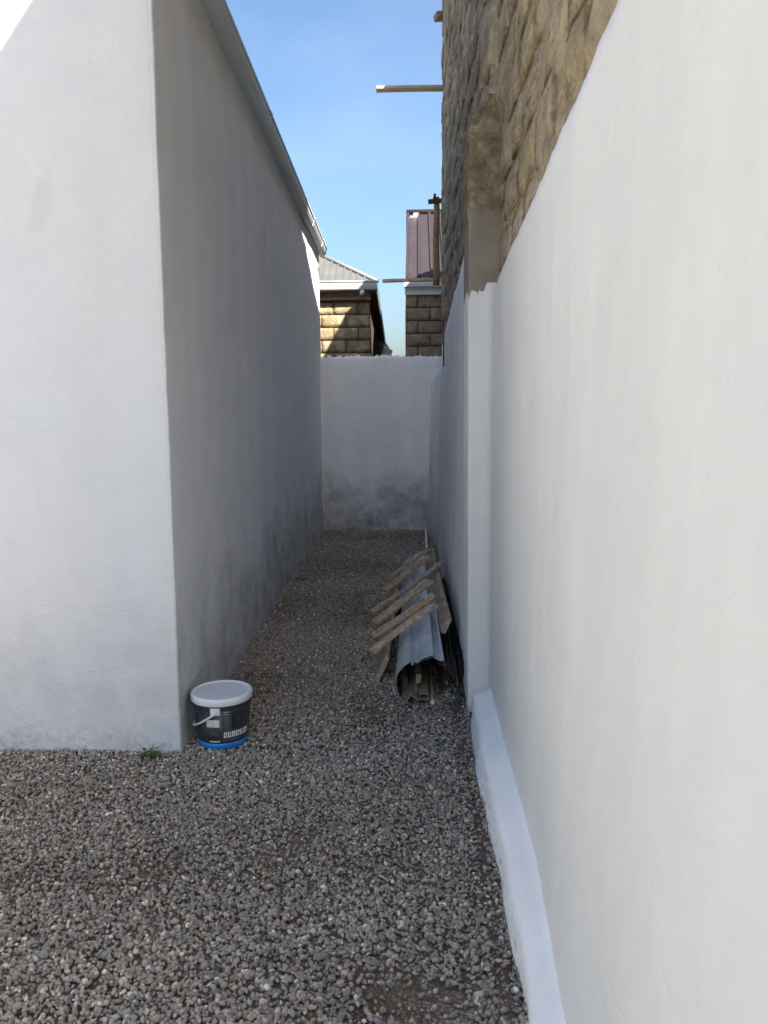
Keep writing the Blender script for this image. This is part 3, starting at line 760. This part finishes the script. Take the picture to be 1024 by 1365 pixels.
# ------------------------------------------------------------ paint bucket
BX, BY = -0.878, 3.715
bk = empty('paint_bucket', (BX, BY, 0), 'closed black paint bucket with white lid and blue base band beside the house corner', 'bucket')
def Rb(z): return 0.120+0.018*z/0.225
HB = 0.232
bm = bmesh.new(); lathe(bm, [(0, 0.004), (0.112, 0.004), (0.118, 0.0), (Rb(0.006), 0.006), (Rb(HB), HB), (0, HB)], 56, BX, BY); build('body', bm, M_bblack, bk, True)
bm = bmesh.new(); lathe(bm, [(Rb(0.005), 0.004), (Rb(0.005)+0.0012, 0.005), (Rb(0.03)+0.0012, 0.031), (Rb(0.03), 0.032)], 56, BX, BY); build('blue_band', bm, M_bblue, bk, True)
bm = bmesh.new(); lathe(bm, [(0, HB+0.012), (0.126, HB+0.012), (0.129, HB+0.018), (0.136, HB+0.021), (0.143, HB+0.018), (0.1455, HB+0.010), (0.1455, HB-0.012), (0.143, HB-0.015), (Rb(HB)+0.001, HB-0.015)], 64, BX, BY); lid_o = build('lid', bm, M_bwhite, bk, True)
bm = bmesh.new(); lathe(bm, [(0, HB+0.0135), (0.1255, HB+0.0135), (0.1262, HB+0.0125)], 64, BX, BY); build('lid_panel', bm, M_blid, lid_o)
for zz in (HB-0.028,):
    bm = bmesh.new(); lathe(bm, [(Rb(zz), zz-0.004), (Rb(zz)+0.006, zz-0.003), (Rb(zz)+0.006, zz+0.003), (Rb(zz), zz+0.004)], 56, BX, BY); build('collar', bm, M_bblack, bk, True)
def patch(name, a0, a1, z0, z1, mat, off=0.0015, parent=None, shear=0.0):
    vs, fs = [], []; n = max(2, int(abs(a1-a0)/4)+1)
    for d in (off, off-0.001):
        for zz in (z0, z1):
            for k in range(n+1):
                a = R(a0+(a1-a0)*k/n + (shear*(zz-z0)/max(1e-6, z1-z0))); r = Rb(zz)+d
                vs.append((BX+r*math.cos(a), BY+r*math.sin(a), zz))
    m = n+1
    for k in range(n): fs += [(k, k+1, m+k+1, m+k), (2*m+k+1, 2*m+k, 3*m+k, 3*m+k+1), (k+1, k, 2*m+k, 2*m+k+1), (m+k, m+k+1, 3*m+k+1, 3*m+k)]
    fs += [(0, m, 3*m, 2*m), (n, 2*m+n, 3*m+n, m+n)]
    return pyd(name, vs, fs, mat, parent or bk)
A0 = math.degrees(math.atan2(-BY, -BX))      # direction of the camera as seen from the bucket
def off_px(p): return math.degrees(math.asin(max(-0.98, min(0.98, p))))
# p: -1 (left silhouette) .. 1 (right silhouette)
def PA(p): return A0+off_px(p)
patch('label_panel', PA(-0.02), PA(0.78), 0.042, 0.195, M_bgrey)
patch('label_panel', PA(0.83), PA(0.97), 0.042, 0.19, M_bgrey)
patch('dark_print', PA(0.30), PA(0.74), 0.10, 0.187, M_bblack, 0.002)
patch('print_square', PA(-0.56), PA(-0.36), 0.115, 0.152, M_bcream)
patch('print_square', PA(-0.345), PA(-0.12), 0.115, 0.152, M_bcream)
patch('small_print', PA(-0.5), PA(-0.12), 0.041, 0.046, M_bcream)
patch('small_print', PA(-0.46), PA(-0.2), 0.072, 0.095, M_bgrey)
patch('small_print', PA(0.02), PA(0.22), 0.186, 0.191, M_bcream)
# row of white pictograms, each with a small dark drawing cut into it
for k in range(6):
    p0 = 0.03+k*0.145; a, b = PA(p0), PA(min(0.96, p0+0.115)); w2 = b-a
    ic = patch('pictogram', a, b, 0.062, 0.088, M_bwhite, 0.0022)
    z0 = 0.066
    if k % 3 == 0:
        patch('pictogram_drawing', a+w2*0.3, a+w2*0.7, 0.070, 0.082, M_bgrey, 0.003, ic); patch('pictogram_drawing', a+w2*0.62, a+w2*0.8, 0.064, 0.070, M_bgrey, 0.003, ic)
    elif k % 3 == 1:
        patch('pictogram_drawing', a+w2*0.2, a+w2*0.4, 0.066, 0.084, M_bgrey, 0.003, ic, shear=w2*0.25); patch('pictogram_drawing', a+w2*0.6, a+w2*0.8, 0.070, 0.088, M_bgrey, 0.003, ic)
    else:
        patch('pictogram_drawing', a+w2*0.25, a+w2*0.75, 0.074, 0.078, M_bgrey, 0.003, ic); patch('pictogram_drawing', a+w2*0.42, a+w2*0.58, 0.062, 0.074, M_bgrey, 0.003, ic)
for k, (z0, p1) in enumerate(((0.176, 0.2), (0.160, 0.24), (0.150, 0.2), (0.140, 0.26), (0.130, 0.18), (0.120, 0.22))):
    patch('small_print', PA(0.03), PA(p1), z0, z0+0.0022, M_blid if k == 0 else M_fascia, 0.002)
# handle and its lugs
LA = PA(-0.24)
for la in (LA, LA+180):
    lug = patch('handle_lug', la-9, la+9, 0.176, 0.212, M_bwhite, 0.007)
    bm = bmesh.new(); c = Vector((BX+(Rb(0.19)+0.008)*math.cos(R(la)), BY+(Rb(0.19)+0.008)*math.sin(R(la)), 0.187))
    tube_path(bm, [c-Vector((math.cos(R(la)), math.sin(R(la)), 0))*0.008, c+Vector((math.cos(R(la)), math.sin(R(la)), 0))*0.008], 0.009, 12); build('handle_pin', bm, M_bwhite, lug, True)
bm = bmesh.new(); ax = Vector((math.cos(R(LA)), math.sin(R(LA)), 0)); pr = Vector((math.cos(R(LA-90)), math.sin(R(LA-90)), 0)); dn = (pr*0.90+Vector((0, 0, -0.62)))
r0 = Rb(0.19)+0.016
pts = [Vector((BX, BY, 0.187))+ax*r0*math.cos(t)+dn*r0*math.sin(t) for t in np.linspace(0, math.pi, 24)]
tube_path(bm, pts, 0.0048, 8); build('handle', bm, M_bwhite, bk, True)

# ------------------------------------------------------------ weeds
def weed(name, loc, n, spread, h, label, seed):
    rnd = random.Random(seed); t = empty(name, loc, label, 'weed')
    st = bmesh.new(); lf = bmesh.new(); L0 = Vector(loc)
    for k in range(n):
        a = rnd.uniform(0, 2*math.pi); s = rnd.uniform(0.2, 1)*spread; hh = h*rnd.uniform(0.35, 1.0)*(1-0.5*s/spread)
        tip = L0+Vector((math.cos(a)*s, math.sin(a)*s*0.7, hh)); mid = L0+Vector((math.cos(a)*s*0.35, math.sin(a)*s*0.25, hh*0.65))
        tube_path(st, [L0+Vector((rnd.uniform(-.008, .008), rnd.uniform(-.008, .008), -0.01)), mid, tip], 0.0012, 5)
        for q in range(rnd.randint(4, 7)):
            f = rnd.uniform(0.35, 1.05); c = L0.lerp(mid, f*2) if f < 0.5 else mid.lerp(tip, (f-0.5)*2)
            b = rnd.uniform(0, 2*math.pi); l = rnd.uniform(0.010, 0.019); wv = l*0.42
            d = Vector((math.cos(b), math.sin(b), rnd.uniform(-0.1, 0.7))).normalized(); sd = d.cross(Vector((0, 0, 1))).normalized(); upn = sd.cross(d)
            P = [c, c+d*l*0.35+sd*wv, c+d*l*0.75+sd*wv*0.8, c+d*l+upn*(-0.002), c+d*l*0.75-sd*wv*0.8, c+d*l*0.35-sd*wv, c+d*l*0.5+upn*0.002]
            V = [lf.verts.new(p) for p in P]
            for i in range(6): lf.faces.new((V[i], V[(i+1) % 6], V[6]))
    build('stem', st, M_leaf, t); o = build('leaves', lf, M_leaf, t, True)
p = atZ(200, 1012, 0.0); weed('weed', (p.x, min(p.y, YF-0.045), 0), 15, 0.06, 0.085, 'small green weed growing at the foot of the white house wall left of the bucket', 3)
p = atZ(404, 775, 0.0); weed('weed', (p.x, p.y, 0), 12, 0.07, 0.06, 'tiny green weed at the foot of the passage wall beyond the bucket', 5)

# ------------------------------------------------------------ pile: sheets, frame, tubes
def ang(p, q, t): return p+(q-p)*t
def sheet(name, prof_n, prof_f, mat, label, thick=0.002, nseg=10, sag=0.01):
    """profile at the near end and far end: lists of points; a folded metal sheet"""
    vs, fs = [], []; n = len(prof_n)
    for off in (0, -thick):
        for k in range(nseg+1):
            t = k/nseg
            for a, b in zip(prof_n, prof_f):
                p = a.lerp(b, t); vs.append((p.x+0.003*noise.noise(Vector((t*5, p.x*9, 1))), p.y, p.z+off-sag*math.sin(math.pi*t)+0.004*noise.noise(Vector((t*6, p.x*20, 4)))))
    m = (nseg+1)*n
    for k in range(nseg):
        for i in range(n-1):
            a = k*n+i; fs += [(a, a+1, a+n+1, a+n), (m+a+1, m+a, m+a+n, m+a+n+1)]
    for i in range(n-1): fs += [(i+1, i, m+i, m+i+1), (nseg*n+i, nseg*n+i+1, m+nseg*n+i+1, m+nseg*n+i)]
    o = pyd(name, vs, fs, mat); tag(o, label, 'metal sheet', 'metal sheets of the pile'); return o
# top sheet (near-end outline measured at about 4.15 m)
def NP(px, py, Y): return atY(px, py, Y)
nearA = [NP(527, 905, 4.14), NP(531, 897, 4.14), NP(537, 889, 4.14), NP(543, 885, 4.14), NP(547.5, 882, 4.14), NP(549, 886.5, 4.14), NP(551, 886.5, 4.14), NP(552.5, 882, 4.14), NP(557, 883.5, 4.14), NP(561, 879, 4.14), NP(566, 876.5, 4.14), NP(578, 873, 4.14), NP(580, 879, 4.13)]
ridge_h = 0.10
def far_of(prof, Y, px0, px1, dy=0.0):
    x0, x1 = prof[0].x, prof[-1].x; A = atY(px0, 745, Y).x; B = atY(px1, 733, Y).x
    return [Vector((A+(p.x-x0)/(x1-x0)*(B-A), Y, p.z+dy)) for p in prof]
farA = far_of(nearA, 6.95, 540, 566, 0.015)
sheet('corrugated_sheet', nearA, farA, M_galv, 'bent blue grey ribbed metal sheet on top of the pile, under the slatted frame')
nearB = [NP(555, 882, 4.22)+Vector((0, 0, -0.006)), NP(566, 878, 4.22)+Vector((0, 0, -0.006)), NP(579, 874, 4.20)+Vector((0, 0, -0.008)), NP(582, 879, 4.20), NP(588, 881, 4.20), NP(592, 880, 4.20), NP(594, 888, 4.20)]
farB = far_of(nearB, 6.85, 556, 573, 0.012)
sheet('corrugated_sheet', nearB, farB, M_galv, 'second ribbed metal sheet lower down on the wall side of the pile')
# a stepped end of further sheets at the far end of the pile
nearC = [Vector((p.x-0.005, 5.6, p.z-0.03)) for p in nearA]; farC = far_of(nearA, 7.25, 537, 562, -0.02)
sheet('corrugated_sheet', nearC, farC, M_galv, 'ribbed metal sheet poking out at the far end of the pile')
nearD = [NP(584, 884, 4.3), NP(591, 886, 4.3), NP(594, 894, 4.3), NP(593, 905, 4.3), NP(591, 914, 4.3), NP(586, 925, 4.3)]
o = sheet('tin_sheet', nearD, [Vector((p.x, 6.0, p.z)) for p in nearD], M_rust, 'rusty curled sheet under the wall side of the pile', thick=0.008)
nearD = [NP(530, 903, 4.3), NP(529, 912, 4.3), NP(532, 924, 4.3), NP(538, 930, 4.3)]
o = sheet('tin_sheet', nearD, [Vector((p.x, 6.0, p.z)) for p in nearD], M_rust, 'rusty curled sheet under the open side of the pile', thick=0.008)
def box_tube(a, b, w_, h_, mat, label, rot=0.0):
    M, ln = frame_between(a, b); M = M @ Matrix.Rotation(rot, 4, 'X'); vs, fs = [], []; t = 0.004
    for x in (0, ln):
        for (q, r_) in ((w_/2, h_/2), (w_/2-t, h_/2-t)):
            for sx, sz in ((-1, -1), (1, -1), (1, 1), (-1, 1)): vs.append(M @ Vector((x, sx*q, sz*r_)))
    for i in range(4):
        j = (i+1) % 4
        fs += [(i, j, 8+j, 8+i), (4+j, 4+i, 12+i, 12+j), (j, i, 4+i, 4+j), (8+i, 8+j, 12+j, 12+i)]
    o = pyd('box_tube', vs, fs, mat); tag(o, label, 'steel tube', 'box section tubes under the sheets'); return o
p = atZ(549, 934, 0.03); box_tube(p, (p.x-0.035, p.y+2.4, 0.05), 0.045, 0.05, M_tube, 'beige hollow box tube at the open side of the pile, nearest end tilted', 0.5)
p = atZ(565, 929, 0.035); box_tube(p, (p.x+0.01, p.y+2.4, 0.045), 0.052, 0.035, M_tube, 'beige hollow box tube lying flat in the middle of the pile', 0.0)
def rod(name, a, b, r_, mat, label, cat='rod', group=None, n=8, wob=0.004):
    a, b = Vector(a), Vector(b); bm = bmesh.new()
    pts = [a.lerp(b, t)+Vector((wob*math.sin(t*7+a.x*40), 0, wob*math.sin(t*5+a.x*90))) for t in np.linspace(0, 1, 8)]
    tube_path(bm, pts, r_, n); o = build(name, bm, mat, None, True); tag(o, label, cat, group); return o
p = atZ(554, 921, 0.045); rod('pipe', p, (p.x-0.01, p.y+2.2, 0.06), 0.013, M_fascia, 'dark grey pipe between the two beige tubes in the pile', 'pipe')
p = atZ(577, 936, 0.02); a = Vector(p); rod('pipe', p, (p.x+0.005, p.y+2.2, 0.10), 0.010, M_tube, 'thin pipe with a pale end lying in the mouth of the pile', 'pipe')
p2 = Vector((a.x, a.y-0.02, a.z-0.001)); rod('pipe_sleeve', p2, a+Vector((0, 0.03, 0)), 0.0125, M_pvc, 'pale cap on the end of the thin pipe in the pile mouth', 'cap', wob=0)
p = atZ(558, 905, 0.10); o = beam('timber', p, (p.x, p.y+2.2, 0.11), 0.03, 0.05, M_wood_slat, seed=9); tag(o, 'upright brown timber inside the pile above the grey pipe', 'timber')
p = atZ(541, 915, 0.09); o = beam('timber', p+Vector((0, .05, 0)), (p.x, p.y+2.2, 0.1), 0.02, 0.06, M_wood_dark, seed=8); tag(o, 'dark timber inside the pile at its open side', 'timber')

# slatted frame lying across the sheets
fr = empty('wooden_pallet', (0.03, 5.6, 0), 'slatted wooden pallet frame lying tilted across the metal sheets', 'pallet')
slats = [((495.7, 869), (580.8, 806.5)), ((496.7, 850), (577.8, 793)), ((498.7, 830), (574.8, 775)), ((494.7, 817.6), (589.7, 749)), ((512.5, 787), (573.8, 743)), ((517.5, 771), (569.9, 731.5))]
ZLf, ZRt = 0.17, 0.395
for i, (l, r_) in enumerate(slats):
    zr = ZRt+(0.02 if i == 3 else 0)
    a = atZ(l[0], l[1], ZLf); b = atZ(r_[0], r_[1], zr)
    beam('slat', a, b, (0.062, 0.058, 0.074, 0.050, 0.068, 0.056)[i], 0.022, M_wood_slat, fr, seed=i*1.7, warp=0.008, bev=0.003, upv=Vector((random.uniform(-.25, .25), random.uniform(-.3, .3), 1)))
la = atZ(509, 893, 0.075); lb = atZ(524, 780, 0.085)
beam('side_board', la, Vector((lb.x+0.02, lb.y, lb.z+0.03)), 0.028, 0.15, M_wood_slat, fr, seed=4, upv=Vector((0.45, 0, 1)), bev=0.004)
ra = atZ(595, 834, 0.30); rb = atZ(574, 742, 0.31)
beam('side_board', ra, rb, 0.03, 0.10, M_wood_slat, fr, seed=6, upv=Vector((0.45, 0, 1)), bev=0.004)
# spacer blocks between slats and the left board
for i, (l, r_) in enumerate(slats[:5]):
    a = atZ(l[0]+9, l[1]-8, ZLf-0.03)
    bm = bmesh.new(); add_box(bm, -0.02, 0.02, -0.035, 0.035, -0.025, 0.015, 0.003, Matrix.Translation(a)); build('spacer', bm, M_wood_slat, fr)

# dark bars and foil standing between the pile and the wall
specs = [((617, 925), 0.03, (592, 775), 0.12, 'first', M_black), ((611, 915), 0.04, (588, 765), 0.16, 'x', M_wood_dark), ((621, 932), 0.02, (596, 780), 0.10, 'x', M_black), ((606, 905), 0.05, (586, 768), 0.2, 'x', M_black), ((601, 898), 0.07, (583, 760), 0.22, 'x', M_wood_dark), ((614, 935), 0.015, (594, 800), 0.07, 'x', M_black)]
labs = ['black bar of the wall-side bundle running closest under the foil', 'dark wooden bar in the bundle beside the right wall', 'black bar lying lowest against the right wall behind the pile', 'black bar beside the metal sheets in the wall-side bundle', 'dark wooden bar touching the frame board in the wall-side bundle', 'short black bar on the gravel at the foot of the right wall']
for (pa, za, pb, zb, _, mt), lb_ in zip(specs, labs):
    a = atZ(*pa, za); b = atZ(*pb, zb); b.x = min(b.x, 0.30)
    rod('bar', a, b, 0.010, mt, lb_, 'bar', 'dark bars between the pile and the right wall', 6, 0.006)
def foil():
    bm = bmesh.new(); n, m = 26, 9; g = []
    for i in range(n+1):
        t = i/n; pa = atZ(612+10*(1-t) - 22*t, 905-130*t, 0.10+0.05*t)
        row = []
        for j in range(m+1):
            s = j/m; x = pa.x-0.03+0.075*s; z = 0.05+0.16*math.sin(0.3+s*1.4)*(0.9+0.1*t)+0.022*noise.noise(Vector((t*14, s*5, 2)))
            row.append(bm.verts.new((min(x, 0.325)+0.012*noise.noise(Vector((t*11, s*6, 8))), pa.y+0.02*noise.noise(Vector((t*9, s*4, 5))), z)))
        g.append(row)
    for i in range(n):
        for j in range(m): bm.faces.new((g[i][j], g[i][j+1], g[i+1][j+1], g[i+1][j]))
    bmesh.ops.solidify(bm, geom=bm.faces[:], thickness=0.002)
    o = build('foil_wrap', bm, M_foil, None, True); tag(o, 'crumpled shiny black plastic foil over the bars against the right wall', 'foil')
foil()
a = atZ(569, 733, 0.02); b = atY(568, 703, a.y+1.3)
rod('stick', a, b, 0.016, M_pvc, 'thin white pipe leaning in the far corner behind the pile', 'pipe', wob=0)

# ------------------------------------------------------------ gravel
def ico(sub):
    bm = bmesh.new(); bmesh.ops.create_icosphere(bm, subdivisions=sub, radius=1)
    v = np.array([p.co[:] for p in bm.verts]); f = np.array([[q.index for q in fc.verts] for fc in bm.faces]); bm.free(); return v, f
def noise2(x, y, seed, n=5, base=1.0):
    """cheap smooth pseudo-noise for masks"""
    r = np.random.default_rng(seed); s = np.zeros_like(x)
    for k in range(n*3):
        a = r.uniform(0, 2*np.pi); fq = base*2**r.uniform(0, 3); s += np.sin((x*np.cos(a)+y*np.sin(a))*fq*2*np.pi+r.uniform(0, 6.28))/(fq/base)**0.6
    return s/3.2
PAL = np.array([2.72, 2.54, 2.34])*np.array([(0.09, 0.09, 0.094), (0.112, 0.112, 0.112), (0.14, 0.135, 0.125), (0.17, 0.155, 0.13), (0.105, 0.085, 0.07), (0.22, 0.195, 0.155), (0.30, 0.28, 0.24), (0.13, 0.10, 0.085), (0.07, 0.07, 0.072), (0.36, 0.35, 0.32), (0.20, 0.155, 0.115), (0.12, 0.125, 0.10)])
PW = np.array([15, 16, 14, 12, 8, 7, 5, 5, 12, 1.5, 4, 5.0]); PW /= PW.sum()
def pebbles(name, regions, sub, rmin, rmax, seed):
    r = np.random.default_rng(seed); bv, bf = ico(sub); pts = []
    for (x0, x1, y0, y1, dens) in regions:
        n = int((x1-x0)*(y1-y0)*dens); pts.append(np.stack([r.uniform(x0, x1, n), r.uniform(y0, y1, n)], 1))
    P = np.concatenate(pts)
    x, y = P[:, 0], P[:, 1]
    ok = ~((x < XS+0.004) & (y > YF-0.004)) & (x < 0.335)
    ok &= ~((np.hypot(x-BX, y-BY) < 0.115))
    bare = noise2(x, y, 5, base=0.55)
    patchy = np.exp(-(((x-0.02)/0.16)**2+((y-2.02)/0.10)**2))*1.3+np.exp(-(((x+0.16)/0.13)**2+((y-4.1)/0.35)**2))*0.9+np.exp(-(((x-0.27)/0.035)**2))*0.7
    keep = r.uniform(0, 1, len(x)) > np.clip((bare-0.75)*0.8, 0, 0.6)+np.clip(patchy, 0, 0.85)
    P = P[ok & keep]; bare = bare[ok & keep]; n = len(P); x, y = P[:, 0], P[:, 1]
    lod = r.uniform(0, 1, n)**1.8; rad = rmin+(rmax-rmin)*lod
    rad *= np.where(r.uniform(0, 1, n) < 0.02, 1.45, 1.0)
    sc3 = np.stack([rad*r.uniform(0.95, 1.4, n), rad*r.uniform(0.75, 1.05, n), rad*r.uniform(0.5, 0.85, n)], 1)
    q = r.normal(size=(n, 4)); q[:, 1:3] *= 0.45; q /= np.linalg.norm(q, axis=1)[:, None]
    w0, x0, y0, z0 = q.T
    Rm = np.stack([1-2*(y0**2+z0**2), 2*(x0*y0-z0*w0), 2*(x0*z0+y0*w0), 2*(x0*y0+z0*w0), 1-2*(x0**2+z0**2), 2*(y0*z0-x0*w0), 2*(x0*z0-y0*w0), 2*(y0*z0+x0*w0), 1-2*(x0**2+y0**2)], 1).reshape(n, 3, 3)
    nv = len(bv); jit = 1+0.17*r.normal(size=(n, nv, 1)).clip(-1.6, 1.6)*(1.0 if sub == 1 else 0.55)
    V = bv[None]*jit*sc3[:, None, :]; V = np.einsum('nij,nvj->nvi', Rm, V)
    hz = 0.010*np.array([noise.fractal(Vector((a*1.3, b*1.3, 4.03)), 1.0, 2.0, 3) for a, b in zip(x, y)])+0.0
    V[:, :, 0] += x[:, None]; V[:, :, 1] += y[:, None]
    V[:, :, 2] += (hz+rad*0.12+r.uniform(-0.0035, 0.0035, n))[:, None]
    C = PAL[r.choice(len(PAL), n, p=PW)]; C = (0.72*C+0.28*C.mean(0)[None])*r.uniform(0.75, 1.22, (n, 1))
    C = C*(1-0.12*np.clip(bare, -1, 1))[:, None]
    nf = len(bf); Fc = (bf[None]+(np.arange(n)*nv)[:, None, None]).reshape(-1, 3)
    me = bpy.data.meshes.new(name); me.vertices.add(n*nv); me.vertices.foreach_set('co', V.reshape(-1).astype(np.float32))
    me.loops.add(n*nf*3); me.loops.foreach_set('vertex_index', Fc.reshape(-1).astype(np.int32))
    me.polygons.add(n*nf); me.polygons.foreach_set('loop_start', (np.arange(n*nf)*3).astype(np.int32))
    me.polygons.foreach_set('use_smooth', np.ones(n*nf, bool))
    me.update(calc_edges=True)
    at = me.attributes.new('tint', 'FLOAT_COLOR', 'POINT')
    cc = np.ones((n, nv, 4), np.float32); cc[:, :, :3] = C[:, None, :]; at.data.foreach_set('color', cc.reshape(-1))
    print(name, n, n*nf)
    return me
m1 = pebbles('near', [(-1.55, 0.33, 1.55, 2.5, 9500)], 2, 0.0040, 0.0094, 1)
m2 = pebbles('mid', [(-1.55, 0.33, 2.5, 2.75, 8500), (-2.15, 0.33, 2.75, 3.6, 9500), (-1.05, 0.335, 3.6, 6.0, 8500), (-2.6, -1.55, 1.2, 2.75, 3000), (-1.6, 0.33, 0.9, 1.55, 3000), (-3.2, -2.15, 2.4, 3.6, 2500)], 1, 0.0042, 0.0096, 2)
m3 = pebbles('far', [(-1.05, 0.335, 6.0, 10.3, 3600)], 1, 0.006, 0.0125, 3)
for me, lab in ((m1, 0), (m2, 1), (m3, 2)):
    o = place('gravel', me, None, M_peb); tag(o, ['grey and brown pebbles of the gravel nearest the camera', 'mixed grey gravel in front of the house and round the bucket', 'dark gravel in the far half of the passage'][lab], 'gravel', kind='stuff')
bpy.context.view_layer.update()
